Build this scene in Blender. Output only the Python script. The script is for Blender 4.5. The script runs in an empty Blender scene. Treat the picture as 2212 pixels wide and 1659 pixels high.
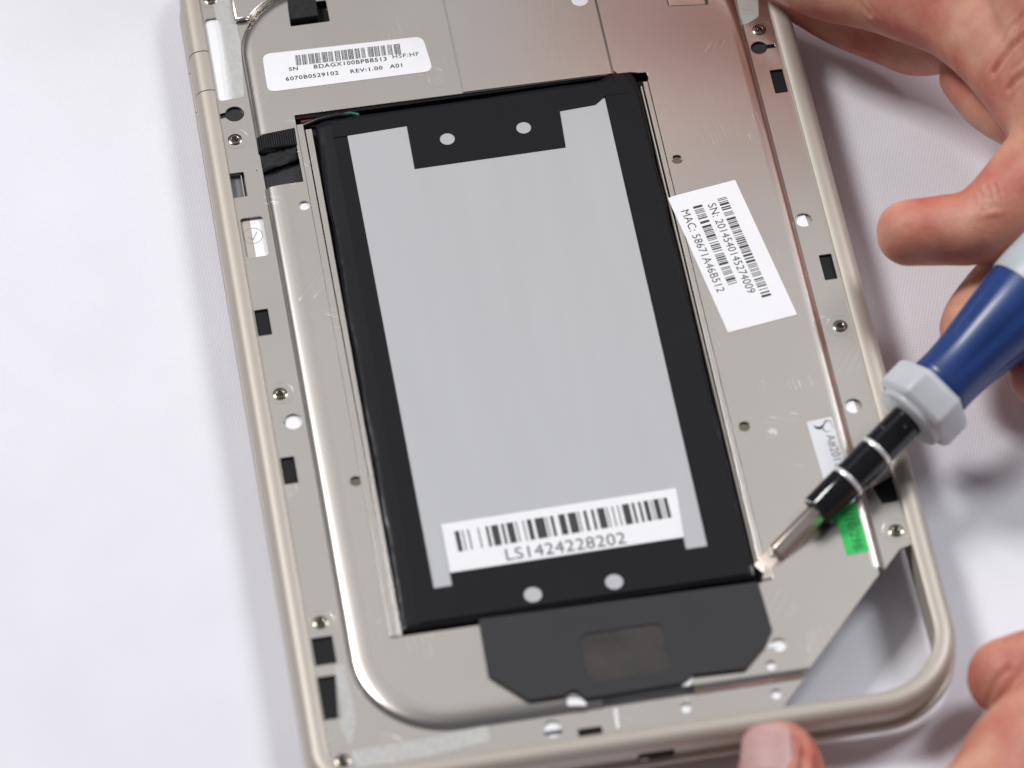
import bpy, bmesh, math, random
from mathutils import Vector, Matrix, noise
import numpy as np

S = 0.001                      # the scene is laid out in millimetres
scene = bpy.context.scene
col = scene.collection
rnd = random.Random(7)

# ------------------------------------------------------------------ camera
cam_d = bpy.data.cameras.new('camera')
cam = bpy.data.objects.new('camera', cam_d)
col.objects.link(cam)
RIGHT = Vector((0.98558082, -0.16917133, -0.00339155))
DOWN = Vector((-0.14032612, -0.80600217, -0.57503833))
FWD = Vector((0.09454641, 0.56722267, -0.81811944))
CAM = Vector((-84.1463, -504.8282, 737.1263))
m = Matrix((RIGHT, -DOWN, -FWD)).transposed().to_4x4()
m.translation = CAM * S
cam.matrix_world = m
cam_d.sensor_width = 36.0
cam_d.lens = 36.0 * 9755.625 / 2212.0
cam_d.clip_start = 0.05
cam_d.clip_end = 10.0
cam_d.dof.use_dof = True
cam_d.dof.focus_distance = 0.926
cam_d.dof.aperture_fstop = 12.5
scene.camera = cam

# ------------------------------------------------------------------ room light
world = bpy.data.worlds.new('World')
scene.world = world
world.use_nodes = True
bg = world.node_tree.nodes['Background']
bg.inputs[0].default_value = (0.91, 0.92, 1.0, 1)
bg.inputs[1].default_value = 0.14


def area(name, loc, target, size, power, color=(1, 1, 1)):
    ld = bpy.data.lights.new(name, 'AREA')
    ld.shape = 'RECTANGLE'
    ld.size, ld.size_y = size
    ld.energy = power
    ld.color = color
    o = bpy.data.objects.new(name, ld)
    col.objects.link(o)
    o.location = loc
    o.rotation_euler = (Vector(target) - Vector(loc)).to_track_quat('-Z', 'Y').to_euler()
    return o


area('key_lamp', (-0.66, 0.50, 1.20), (0.0, 0.0, 0.0), (0.34, 0.34), 14.2, (1.0, 0.99, 0.975))
area('second_lamp', (0.86, 0.42, 1.10), (0.05, 0.0, 0.0), (0.40, 0.40), 9.8, (0.96, 0.975, 1.0))
area('plate_reflection_panel', (0.10, 1.0, 1.42), (0.0, 0.0, 0.0), (1.5, 0.9), 2.1, (1.0, 0.975, 0.95))  # added unseen panel, gives the metal plate something bright to reflect

scene.view_settings.view_transform = 'Standard'
scene.view_settings.look = 'None'
scene.view_settings.gamma = 1.0
scene.view_settings.exposure = 0.0
scene.view_settings.use_curve_mapping = False
scene.render.engine = 'CYCLES'


# ------------------------------------------------------------------ materials
def s2l(c):
    return tuple((v / 12.92 if v <= 0.04045 else ((v + 0.055) / 1.055) ** 2.4) for v in [x / 255.0 for x in c])


def mat(name, color, rough=0.5, metal=0.0, noise_amt=0.0, noise_scale=0.3, stretch=(1, 1, 1), bump=0.0, bump_scale=1.0,
        bump_stretch=None, spec=0.5, coat=0.0, rough_var=0.0, alpha=1.0, sss=0.0, trans=0.0, bump_dist=0.05):
    mt = bpy.data.materials.new(name)
    mt.use_nodes = True
    nt = mt.node_tree
    N, L = nt.nodes, nt.links
    p = N['Principled BSDF']
    p.inputs['Base Color'].default_value = (*color, 1)
    p.inputs['Roughness'].default_value = rough
    p.inputs['Metallic'].default_value = metal
    p.inputs['Specular IOR Level'].default_value = spec
    p.inputs['Coat Weight'].default_value = coat
    p.inputs['Coat Roughness'].default_value = 0.12
    p.inputs['Alpha'].default_value = alpha
    p.inputs['Transmission Weight'].default_value = trans
    if sss:
        p.inputs['Subsurface Weight'].default_value = sss
        p.inputs['Subsurface Radius'].default_value = (1.0, 0.35, 0.2)
        p.inputs['Subsurface Scale'].default_value = 0.005
    tc = N.new('ShaderNodeTexCoord')

    def noise_node(scale, st, detail=4):
        mp = N.new('ShaderNodeMapping')
        mp.inputs['Scale'].default_value = (1000 * st[0], 1000 * st[1], 1000 * st[2])
        L.new(tc.outputs['Object'], mp.inputs['Vector'])
        n = N.new('ShaderNodeTexNoise')
        n.inputs['Scale'].default_value = scale
        n.inputs['Detail'].default_value = detail
        L.new(mp.outputs['Vector'], n.inputs['Vector'])
        return n
    if noise_amt:
        n = noise_node(noise_scale, stretch)
        mr = N.new('ShaderNodeMapRange')
        mr.inputs['From Min'].default_value = 0.3
        mr.inputs['From Max'].default_value = 0.7
        mr.inputs['To Min'].default_value = 1 - noise_amt
        mr.inputs['To Max'].default_value = 1 + noise_amt
        L.new(n.outputs['Fac'], mr.inputs['Value'])
        mx = N.new('ShaderNodeVectorMath')
        mx.operation = 'SCALE'
        mx.inputs[0].default_value = color
        L.new(mr.outputs['Result'], mx.inputs['Scale'])
        L.new(mx.outputs['Vector'], p.inputs['Base Color'])
        if rough_var:
            mr2 = N.new('ShaderNodeMapRange')
            mr2.inputs['From Min'].default_value = 0.3
            mr2.inputs['From Max'].default_value = 0.7
            mr2.inputs['To Min'].default_value = rough - rough_var
            mr2.inputs['To Max'].default_value = rough + rough_var
            L.new(n.outputs['Fac'], mr2.inputs['Value'])
            L.new(mr2.outputs['Result'], p.inputs['Roughness'])
    if bump:
        n = noise_node(bump_scale, bump_stretch or (1, 1, 1), 5)
        b = N.new('ShaderNodeBump')
        b.inputs['Strength'].default_value = bump
        b.inputs['Distance'].default_value = bump_dist * S
        L.new(n.outputs['Fac'], b.inputs['Height'])
        L.new(b.outputs['Normal'], p.inputs['Normal'])
    return mt


def scratched_metal(name, color, rough):
    """sheet metal: fine brushed grain plus sparse hairline scratches"""
    mt = mat(name, color, rough, 1.0, noise_amt=0.025, noise_scale=0.05, bump=0.5, bump_scale=1.0,
             bump_stretch=(1.6, 0.012, 1), bump_dist=0.02)
    nt = mt.node_tree
    N, L = nt.nodes, nt.links
    p = N['Principled BSDF']
    tc = [n for n in N if n.type == 'TEX_COORD'][0]
    last = [n for n in N if n.type == 'BUMP'][0]
    total = None

    def noi(loc, rot, sx, sy, detail):
        r = N.new('ShaderNodeMapping')
        r.inputs['Rotation'].default_value = (0, 0, math.radians(rot))
        L.new(tc.outputs['Object'], r.inputs['Vector'])
        mp = N.new('ShaderNodeMapping')
        mp.inputs['Scale'].default_value = (1000 * sx, 1000 * sy, 0)
        mp.inputs['Location'].default_value = loc
        L.new(r.outputs['Vector'], mp.inputs['Vector'])
        n = N.new('ShaderNodeTexNoise')
        n.inputs['Scale'].default_value = 1.0
        n.inputs['Detail'].default_value = detail
        L.new(mp.outputs['Vector'], n.inputs['Vector'])
        return n.outputs['Fac']

    def math_(op, a, b):
        n = N.new('ShaderNodeMath')
        n.operation = op
        for k, v in enumerate((a, b)):
            if v is None:
                continue
            if isinstance(v, (int, float)):
                n.inputs[k].default_value = v
            else:
                L.new(v, n.inputs[k])
        return n.outputs[0]
    for k, (rot, sx, sy) in enumerate(((-6, 0.9, 0.014), (38, 0.8, 0.02), (-65, 0.6, 0.02))):
        line = math_('ABSOLUTE', math_('SUBTRACT', noi((13.7 * k, 5.1, 0), rot, sx, sy, 1.0), 0.5), None)
        line = math_('LESS_THAN', line, 0.0035)
        mask = math_('GREATER_THAN', noi((3.1, 7.7 * k, 0), rot, 0.06, 0.05, 2.0), 0.635 + 0.015 * k)
        f = math_('MULTIPLY', line, mask)
        total = f if total is None else math_('MAXIMUM', total, f)
    b = N.new('ShaderNodeBump')
    b.inputs['Strength'].default_value = 0.15
    b.inputs['Distance'].default_value = 0.012 * S
    L.new(total, b.inputs['Height'])
    L.new(last.outputs['Normal'], b.inputs['Normal'])
    L.new(b.outputs['Normal'], p.inputs['Normal'])
    ro = math_('ADD', math_('MULTIPLY', total, 0.16), rough)
    L.new(ro, p.inputs['Roughness'])
    return mt


def cloth_material():
    mt = mat('white_cloth', (0.80, 0.795, 0.855), 0.9, 0, noise_amt=0.02, noise_scale=0.05, spec=0.15)
    nt = mt.node_tree
    N, L = nt.nodes, nt.links
    p = N['Principled BSDF']
    tc = [n for n in N if n.type == 'TEX_COORD'][0]
    hs = []
    for ang in (20, 110):
        mp = N.new('ShaderNodeMapping')
        mp.inputs['Rotation'].default_value = (0, 0, math.radians(ang))
        mp.inputs['Scale'].default_value = (1000, 1000, 1000)
        L.new(tc.outputs['Object'], mp.inputs['Vector'])
        w = N.new('ShaderNodeTexWave')
        w.inputs['Scale'].default_value = 0.48
        w.inputs['Distortion'].default_value = 0.6
        w.inputs['Detail'].default_value = 2
        w.inputs['Detail Scale'].default_value = 0.6
        L.new(mp.outputs['Vector'], w.inputs['Vector'])
        hs.append(w)
    ad = N.new('ShaderNodeMath')
    ad.operation = 'MULTIPLY'
    L.new(hs[0].outputs['Fac'], ad.inputs[0])
    L.new(hs[1].outputs['Fac'], ad.inputs[1])
    b = N.new('ShaderNodeBump')
    b.inputs['Strength'].default_value = 0.45
    b.inputs['Distance'].default_value = 0.1 * S
    L.new(ad.outputs[0], b.inputs['Height'])
    L.new(b.outputs['Normal'], p.inputs['Normal'])
    return mt


def skin_material():
    mt = mat('skin', (0.62, 0.33, 0.25), 0.48, 0, bump=0.6, bump_scale=1.1, bump_dist=0.22, spec=0.4, sss=0.3)
    nt = mt.node_tree
    N, L = nt.nodes, nt.links
    p = N['Principled BSDF']
    tc = [n for n in N if n.type == 'TEX_COORD'][0]
    mp = N.new('ShaderNodeMapping')
    mp.inputs['Scale'].default_value = (1000, 1000, 1000)
    L.new(tc.outputs['Object'], mp.inputs['Vector'])
    n = N.new('ShaderNodeTexNoise')
    n.inputs['Scale'].default_value = 0.09
    n.inputs['Detail'].default_value = 5
    L.new(mp.outputs['Vector'], n.inputs['Vector'])
    cr = N.new('ShaderNodeValToRGB')
    cr.color_ramp.elements[0].position = 0.32
    cr.color_ramp.elements[0].color = (0.50, 0.14, 0.105, 1)
    cr.color_ramp.elements[1].position = 0.68
    cr.color_ramp.elements[1].color = (0.66, 0.345, 0.24, 1)
    L.new(n.outputs['Fac'], cr.inputs['Fac'])
    L.new(cr.outputs['Color'], p.inputs['Base Color'])
    return mt


M = {
    'cloth': cloth_material(),
    'plate': scratched_metal('sheet_metal', (0.66, 0.62, 0.585), 0.27),
    'shoulder': scratched_metal('formed_metal', (0.66, 0.62, 0.585), 0.24),
    'flange': scratched_metal('flange_metal', (0.66, 0.63, 0.60), 0.25),
    'rim': mat('champagne_paint', (0.48, 0.435, 0.385), 0.48, 0.35, noise_amt=0.03, noise_scale=2.5, bump=0.25, bump_scale=3.5, bump_dist=0.03),
    'ledge': mat('beige_plastic', (0.46, 0.42, 0.375), 0.5, 0.2, noise_amt=0.03, noise_scale=2.0),
    'white': mat('white_reflector', (0.88, 0.88, 0.90), 0.5, noise_amt=0.01),
    'black': mat('black_plastic', (0.010, 0.010, 0.012), 0.6, spec=0.2, noise_amt=0.1, noise_scale=0.5),
    'dark': mat('dark_floor', (0.02, 0.021, 0.026), 0.25, noise_amt=0.2, noise_scale=0.2),
    'shaded_cloth': mat('shaded_cloth_grey', (0.16, 0.165, 0.185), 0.5, noise_amt=0.05, noise_scale=1.0),
    'foam': mat('black_foam', (0.018, 0.018, 0.02), 0.9, bump=0.8, bump_scale=2.0, noise_amt=0.3, noise_scale=1.0),
    'wrap': mat('black_film', (0.008, 0.008, 0.011), 0.2, spec=0.36, bump=0.35, bump_scale=0.14, bump_dist=0.25, coat=0.0, noise_amt=0.1, noise_scale=0.05),
    'film': mat('black_matte_film', (0.008, 0.008, 0.011), 0.42, spec=0.2, noise_amt=0.08, noise_scale=0.1, bump=0.1, bump_scale=0.2),
    'pouch': mat('grey_foil', (0.50, 0.507, 0.527), 0.42, 0.35, noise_amt=0.015, noise_scale=0.08, stretch=(3, 0.3, 1), bump=0.3,
                 bump_scale=0.06, bump_stretch=(1, 0.35, 1), bump_dist=0.3),
    'grey_plastic': mat('charcoal_plastic', (0.026, 0.025, 0.029), 0.55, spec=0.35, noise_amt=0.06, noise_scale=0.15, bump=0.2, bump_scale=4.0, bump_dist=0.02),
    'smoked': mat('smoked_window', (0.046, 0.041, 0.039), 0.26, noise_amt=0.25, noise_scale=0.14, bump=0.2, bump_scale=0.2, bump_dist=0.1),
    'paper': mat('white_label', (0.87, 0.87, 0.90), 0.4, noise_amt=0.01, noise_scale=0.3),
    'paper2': mat('pale_label', (0.74, 0.75, 0.79), 0.4, noise_amt=0.02, noise_scale=0.3),
    'green': mat('green_label', (0.02, 0.55, 0.11), 0.4, noise_amt=0.03, noise_scale=0.3),
    'ink': mat('print_ink', (0.035, 0.033, 0.036), 0.6, noise_amt=0.25, noise_scale=3.0),
    'ink2': mat('faded_ink', (0.10, 0.10, 0.11), 0.6, noise_amt=0.25, noise_scale=3.0),
    'stamp': mat('stamp_ink', (0.26, 0.25, 0.24), 0.6, noise_amt=0.2, noise_scale=1.0),
    'inkgreen': mat('green_ink', (0.005, 0.16, 0.04), 0.6, noise_amt=0.2, noise_scale=3.0),
    'screw': mat('nickel_screw', (0.26, 0.235, 0.19), 0.2, 1.0, noise_amt=0.1, noise_scale=2.0),
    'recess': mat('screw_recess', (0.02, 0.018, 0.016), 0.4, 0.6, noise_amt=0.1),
    'tape': mat('frosted_tape', (0.80, 0.81, 0.80), 0.55, alpha=0.3, noise_amt=0.07, noise_scale=0.8, bump=0.4, bump_scale=1.2),
    'steel': mat('nickel_steel', (0.82, 0.72, 0.63), 0.28, 1.0, noise_amt=0.06, noise_scale=0.6),
    'ferrule': mat('black_chrome', (0.010, 0.010, 0.013), 0.1, 0.0, spec=0.45, noise_amt=0.15, noise_scale=1.0),
    'ring': mat('bright_ring', (0.85, 0.85, 0.86), 0.35, 0.5, noise_amt=0.03, noise_scale=1.0),
    'nut': mat('light_grey_plastic', (0.54, 0.56, 0.60), 0.42, noise_amt=0.03, noise_scale=0.3),
    'end': mat('pale_blue_grey_plastic', (0.48, 0.525, 0.56), 0.4, noise_amt=0.03, noise_scale=0.3),
    'blue': mat('blue_plastic', (0.013, 0.045, 0.19), 0.36, noise_amt=0.12, noise_scale=0.08, coat=0.15),
    'skin': skin_material(),
    'nail': mat('nail', (0.66, 0.36, 0.34), 0.28, noise_amt=0.08, noise_scale=0.25, sss=0.3, spec=0.5),
    'red_wire': mat('red_wire', (0.16, 0.02, 0.02), 0.4, noise_amt=0.1),
    'green_wire': mat('green_wire', (0.01, 0.10, 0.08), 0.4, noise_amt=0.1),
    'black_wire': mat('black_wire', (0.01, 0.01, 0.01), 0.35, noise_amt=0.1),
}


# ------------------------------------------------------------------ builders
def tag(o, label=None, cat=None, group=None, kind=None):
    for k, v in (('label', label), ('category', cat), ('group', group), ('kind', kind)):
        if v:
            o[k] = v
    return o


def empty(name, loc_mm):
    o = bpy.data.objects.new(name, None)
    o.location = Vector(loc_mm) * S
    o.empty_display_size = 0.01
    col.objects.link(o)
    return o


def link(name, me, material, parent=None, smooth=35):
    o = bpy.data.objects.new(name, me)
    me.name = name
    col.objects.link(o)
    if material is not None:
        me.materials.clear()
        me.materials.append(M[material])
    if smooth:
        for p in me.polygons:
            p.use_smooth = True
        me.set_sharp_from_angle(angle=math.radians(smooth))
    if parent is not None:
        o.parent = parent
        if parent.type == 'EMPTY' and not parent.get('local'):
            o.matrix_parent_inverse = Matrix.Translation(-parent.location)
    return o


def obj(name, verts, faces, material, parent=None, smooth=35):
    me = bpy.data.meshes.new(name)
    me.from_pydata([(v[0] * S, v[1] * S, v[2] * S) for v in verts], [], faces)
    bm = bmesh.new()
    bm.from_mesh(me)
    bmesh.ops.recalc_face_normals(bm, faces=bm.faces)
    bm.to_mesh(me)
    bm.free()
    return link(name, me, material, parent, smooth)


def slab(name, outer, holes, z0, z1, material, parent=None, bevel=0.0, smooth=0):
    """flat sheet with an outline, openings and real thickness"""
    cu = bpy.data.curves.new('tmp', 'CURVE')
    cu.dimensions = '2D'
    cu.fill_mode = 'BOTH'
    cu.extrude = max((z1 - z0) / 2 - bevel, 0.0) * S
    cu.bevel_depth = bevel * S
    cu.bevel_resolution = 2
    cu.offset = -bevel * S
    for ring in [outer] + list(holes):
        sp = cu.splines.new('POLY')
        sp.points.add(len(ring) - 1)
        for p, q in zip(sp.points, ring):
            p.co = (q[0] * S, q[1] * S, 0, 1)
        sp.use_cyclic_u = True
    t = bpy.data.objects.new('tmp', cu)
    col.objects.link(t)
    dg = bpy.context.evaluated_depsgraph_get()
    me = bpy.data.meshes.new_from_object(t.evaluated_get(dg))
    me.transform(Matrix.Translation((0, 0, (z0 + z1) / 2 * S)))
    bpy.data.objects.remove(t)
    bpy.data.curves.remove(cu)
    bm = bmesh.new()
    bm.from_mesh(me)
    bmesh.ops.remove_doubles(bm, verts=bm.verts, dist=1e-7)
    bm.to_mesh(me)
    bm.free()
    return link(name, me, material, parent, smooth)


def sweep(name, path, profile, material, parent=None, closed=False, smooth=35):
    """closed cross-section (u outward, z) carried along a plan path; ends capped"""
    n, k = len(path), len(profile)
    P = [Vector(p) for p in path]
    verts, faces = [], []
    for i in range(n):
        a = P[i - 1] if (i > 0 or closed) else None
        b = P[(i + 1) % n] if (i < n - 1 or closed) else None
        ds = []
        if a is not None and (P[i] - a).length > 1e-6:
            ds.append((P[i] - a).normalized())
        if b is not None and (b - P[i]).length > 1e-6:
            ds.append((b - P[i]).normalized())
        ns = [Vector((d.y, -d.x)) for d in ds]
        nn = sum(ns, Vector((0, 0))).normalized()
        sc = 1 / max(nn.dot(ns[0]), 0.3)
        for u, z in profile:
            q = P[i] + nn * u * sc
            verts.append((q.x, q.y, z))
    for i in range(n if closed else n - 1):
        j = (i + 1) % n
        for c in range(k):
            d = (c + 1) % k
            faces.append((i * k + c, i * k + d, j * k + d, j * k + c))
    if not closed:
        faces.append(tuple(range(k)))
        faces.append(tuple((n - 1) * k + c for c in reversed(range(k))))
    return obj(name, verts, faces, material, parent, smooth)


def lathe(name, profile, material, parent=None, at=(0, 0, 0), seg=32, wob=None, smooth=40, sx=1.0):
    verts, faces = [], []
    k = len(profile)
    for i in range(seg):
        a = 2 * math.pi * i / seg
        for j, (r, z) in enumerate(profile):
            rr = max(r, 1e-4) + (wob(a, z) if wob else 0)
            verts.append((at[0] + rr * math.cos(a) * sx, at[1] + rr * math.sin(a), at[2] + z))
    for i in range(seg):
        n = (i + 1) % seg
        for j in range(k - 1):
            faces.append((i * k + j, n * k + j, n * k + j + 1, i * k + j + 1))
    o = obj(name, verts, faces, material, parent, smooth)
    bm = bmesh.new()
    bm.from_mesh(o.data)
    bmesh.ops.remove_doubles(bm, verts=bm.verts, dist=4e-7)
    bmesh.ops.holes_fill(bm, edges=bm.edges, sides=seg)
    bmesh.ops.recalc_face_normals(bm, faces=bm.faces)
    bm.to_mesh(o.data)
    bm.free()
    for p in o.data.polygons:
        p.use_smooth = True
    o.data.set_sharp_from_angle(angle=math.radians(smooth))
    return o


def arc(cx, cy, r, a0, a1, n=14):
    return [(cx + r * math.cos(math.radians(a0 + (a1 - a0) * i / n)), cy + r * math.sin(math.radians(a0 + (a1 - a0) * i / n))) for i in range(n + 1)]


def circle(cx, cy, r, n=28):
    return [(cx + r * math.cos(2 * math.pi * i / n), cy + r * math.sin(2 * math.pi * i / n)) for i in range(n)]


def rrect(x0, y0, x1, y1, r, n=5):
    return arc(x1 - r, y0 + r, r, -90, 0, n) + arc(x1 - r, y1 - r, r, 0, 90, n) + arc(x0 + r, y1 - r, r, 90, 180, n) + arc(x0 + r, y0 + r, r, 180, 270, n)


def quad(pts, r=0.3, n=3):
    """polygon with slightly rounded corners"""
    out = []
    for i, p in enumerate(pts):
        p = Vector(p)
        a = (Vector(pts[i - 1]) - p).normalized()
        b = (Vector(pts[(i + 1) % len(pts)]) - p).normalized()
        s, e = p + a * r, p + b * r
        for t in range(n + 1):
            t /= n
            out.append(tuple(s * (1 - t) ** 2 + p * 2 * t * (1 - t) + e * t * t))
    return out


def text(name, body, size, x, y, z, rot, parent, material='ink', sx=1.0, spacing=1.0, bold=0.0):
    cu = bpy.data.curves.new('tmp', 'FONT')
    cu.body = body
    cu.size = size * S
    cu.space_character = spacing
    cu.fill_mode = 'FRONT'
    cu.offset = bold * S
    t = bpy.data.objects.new('tmp', cu)
    col.objects.link(t)
    dg = bpy.context.evaluated_depsgraph_get()
    me = bpy.data.meshes.new_from_object(t.evaluated_get(dg))
    me.transform(Matrix.Translation((x * S, y * S, z * S)) @ Matrix.Rotation(math.radians(rot), 4, 'Z') @ Matrix.Scale(sx, 4, (1, 0, 0)))
    bpy.data.objects.remove(t)
    bpy.data.curves.remove(cu)
    return link(name, me, material, parent, 0)


def fit(body, x0, x1, y, h, z, rot, parent, material='ink', bold=0.0, spacing=1.15):
    """print fitted between two abscissae along its baseline"""
    o = text('print', body, h / 0.72, 0, 0, 0, 0, parent, material, 1.0, spacing, bold)
    xs = [v.co.x for v in o.data.vertices]
    a, b = min(xs), max(xs)
    o.data.transform(Matrix.Translation((x0 * S, y * S, z * S)) @ Matrix.Rotation(math.radians(rot), 4, 'Z')
                     @ Matrix.Diagonal(((x1 - x0) * S / (b - a), 1, 1, 1)) @ Matrix.Translation((-a, 0, 0)))
    return o


def barcode(name, x, y, z, length, height, rot, parent, pattern, material='ink', slant=0.0):
    """printed bars: pattern is a list of (start, width) as fractions of the length"""
    verts, faces = [], []
    c, s = math.cos(math.radians(rot)), math.sin(math.radians(rot))
    for a, w in pattern:
        q = []
        for u, v in ((a * length, 0), ((a + w) * length, 0), ((a + w) * length, height), (a * length, height)):
            u += slant * v
            q.append((x + u * c - v * s, y + u * s + v * c, z))
        i = len(verts)
        verts += q
        faces.append((i, i + 1, i + 2, i + 3))
    return obj(name, verts, faces, material, parent, 0)


def bar_pattern(seed, n, narrow, wide):
    r = random.Random(seed)
    out, p = [], 0.0
    for i in range(n):
        w = r.choice(narrow) if r.random() < 0.55 else r.choice(wide)
        g = r.choice(narrow) if r.random() < 0.6 else r.choice(wide)
        out.append((p, w))
        p += w + g
    tot = out[-1][0] + out[-1][1]
    return [(a / tot, w / tot) for a, w in out]


def grouped_bars(seed, groups):
    r = random.Random(seed)
    out = []
    for g in range(groups):
        base, per = g / groups, 1 / groups
        unit = per / 15.0
        p = base
        for k in range(5):
            w = r.choice((1, 1, 2.2)) * unit
            out.append((p, w))
            p += w + r.choice((0.9, 0.9, 1.1)) * unit
            if p > base + per * 0.78:
                break
    return out


# ------------------------------------------------------------------ the cloth
def build_cloth():
    n = 230
    xs = [-1.0 + 2.0 * i / (n - 1) for i in range(n)]
    half = 900.0

    def warp(t):          # denser near the middle
        return half * (0.25 * t + 0.75 * t ** 3)
    verts, faces = [], []
    for j in range(n):
        for i in range(n):
            x, y = warp(xs[i]), warp(xs[j])
            v = noise.fractal(Vector((x * 0.012, y * 0.012, 1.7)), 1.0, 2.1, 3)
            fold = noise.noise(Vector((x * 0.02 + y * 0.012, (y - x) * 0.004, 9.0)))
            z = -0.75 + 0.5 * max(-1, min(1, v)) + 0.25 * fold
            # gentle ridges on the open cloth to the right of the tablet
            w = 1 / (1 + math.exp(-(x - 84) / 4.0))
            z += w * 1.0 * noise.noise(Vector((x * 0.035 + 4.0, y * 0.05, 3.0)))
            # the tablet rests on its left edge; the hands lift its right side a little off the cloth
            lift = -0.030 * max(0.0, min(x + 50.0, 190.0))
            verts.append((x, y, (min(z, 0.0) if x < 80 else z) + lift))
    for j in range(n - 1):
        for i in range(n - 1):
            a = j * n + i
            faces.append((a, a + 1, a + n + 1, a + n))
    o = obj('tablecloth', verts, faces, 'cloth', None, 180)
    tag(o, 'white woven tablecloth under the tablet', 'cloth', kind='structure')


build_cloth()

# ------------------------------------------------------------------ the tablet
ZF, ZT = 7.8, 9.0        # flange level, raised plate level
tab = empty('tablet', (10.8, 16.0, 0))
tag(tab, 'opened tablet with champagne rim and bare metal inner frame', 'tablet')

# outer rim --------------------------------------------------------
IX0, IX1, IY0, IY1 = -47.8, 69.5, -81.2, 118.0
RIM = [(0.0, 8.2), (0.2, 8.52), (0.7, 8.72), (1.5, 8.82), (2.4, 8.74), (3.1, 8.48), (3.7, 7.95), (4.1, 7.1), (4.28, 6.1), (4.3, 4.9), (4.1, 4.2), (3.6, 3.85),
       (2.9, 3.7), (2.9, 2.4), (3.9, 2.3), (4.45, 2.0), (4.6, 1.3), (4.3, 0.55), (3.7, 0.1), (2.6, 0.0), (0.6, 0.0), (0.0, 0.4)]
main_path = ([(IX0, 83.95)] + [(IX0, y) for y in (60, 30, 0, -30, -60)]
             + arc(IX0 + 5, IY0 + 5, 5, 180, 270, 10)
             + [(-20, IY0), (10, IY0), (35, IY0)]
             + arc(IX1 - 13.5, IY0 + 13.5, 13.5, 270, 360, 22)
             + [(IX1, y) for y in (-40, -10, 20, 50, 80)]
             + arc(IX1 - 9, IY1 - 9, 9, 0, 90, 12) + [(40, IY1), (0, IY1)]
             + arc(IX0 + 9, IY1 - 9, 9, 90, 180, 12) + [(IX0, 94.75)])
rim = sweep('rim', main_path, RIM, 'rim', tab)
sweep('side_button', [(IX0, 94.5), (IX0, 89), (IX0, 84.2)], [(u if u < 0.1 else u * 0.995, z) for u, z in RIM], 'rim', tab)
# slot in the lower wall of the rim
slab('port_slot', quad([(9.3, -85.75), (16.2, -85.75), (16.2, -84.6), (9.3, -84.6)], 0.2), [], 3.9, 5.9, 'black', tab)
slab('port_glint', quad([(9.6, -85.95), (11.2, -85.95), (11.2, -85.5), (9.6, -85.5)], 0.1), [], 4.1, 4.7, 'steel', tab)  # steel chip standing in for the white highlight in the slot

# ledge of the rim under the metal flange, left and right
see_through = quad([(-47.9, 56.05), (-44.9, 56.05), (-44.9, 62.5), (-47.9, 62.5)], 0.35)
slab('ledge', [(-48.2, -79), (-45.4, -79), (-45.4, 117), (-48.2, 117)], [[(-48.0, 55.9), (-45.6, 55.9), (-45.6, 62.7), (-48.0, 62.7)]], 6.3, 7.0, 'ledge', tab)
slab('ledge', [(66.0, -49.2), (69.8, -49.2), (69.8, 117), (66.0, 117)], [], 6.3, 7.0, 'ledge', tab)
# white display back that shows through the round holes; black bezel far below
slab('display_back', [(-44.7, -79.9), (27.0, -79.9), (56.0, -50.0), (65.9, -44.0), (65.9, 116), (-44.7, 116)], [], 5.9, 6.3, 'white', tab)
slab('front_bezel', [(-47.9, -81), (22.0, -81), (54.0, -46.0), (60, -42.0), (69.6, -42.0), (69.6, 117.8), (-47.9, 117.8)],
     [[(-47.0, 55.2), (-44.6, 55.2), (-44.6, 63.2), (-47.0, 63.2)]], 1.6, 2.4, 'black', tab)

# metal flange ------------------------------------------------------
screws = [(-45.3, 109.2), (-45.3, 71.2), (-45.1, 6.5), (-45.0, -47.4), (-45.3, -78.2), (66.2, 81.3), (66.8, 3.7), (67.2, -45.8)]
slots = {
    'dark': [[(-47.6, 20.9), (-44.8, 20.9), (-44.8, 27.4), (-47.6, 27.4)],
             [(-47.5, -15.2), (-44.7, -15.2), (-44.7, -8.8), (-47.5, -8.8)],
             [(-47.5, -57.1), (-43.4, -57.1), (-43.4, -50.8), (-47.5, -50.8)],
             [(-47.6, -69.2), (-44.0, -69.2), (-44.0, -59.6), (-47.6, -59.6)],
             [(66.2, 63.8), (68.9, 63.8), (68.9, 70.1), (66.2, 70.1)],
             [(66.3, 15.1), (68.9, 15.1), (68.9, 21.5), (66.3, 21.5)],
             [(66.0, -39.5), (69.3, -39.3), (69.3, -33.2), (64.9, -35.2)],
             [(-1.2, -80.9), (3.4, -80.9), (3.4, -79.2), (-1.2, -79.2)]],
}
win_w = rrect(-47.3, 40.5, -42.7, 50.7, 0.7)
win_top = rrect(-47.7, 81.6, -44.2, 104.0, 1.2)
key_l = arc(-44.7, 77.7, 2.0, -160, 160, 20) + [(-47.7, 78.3), (-47.7, 76.9)]
key_r = [(68.7, 75.8), (68.7, 76.9)] + arc(65.3, 76.4, 1.75, 20, 340, 20)
low = 1.4


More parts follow.
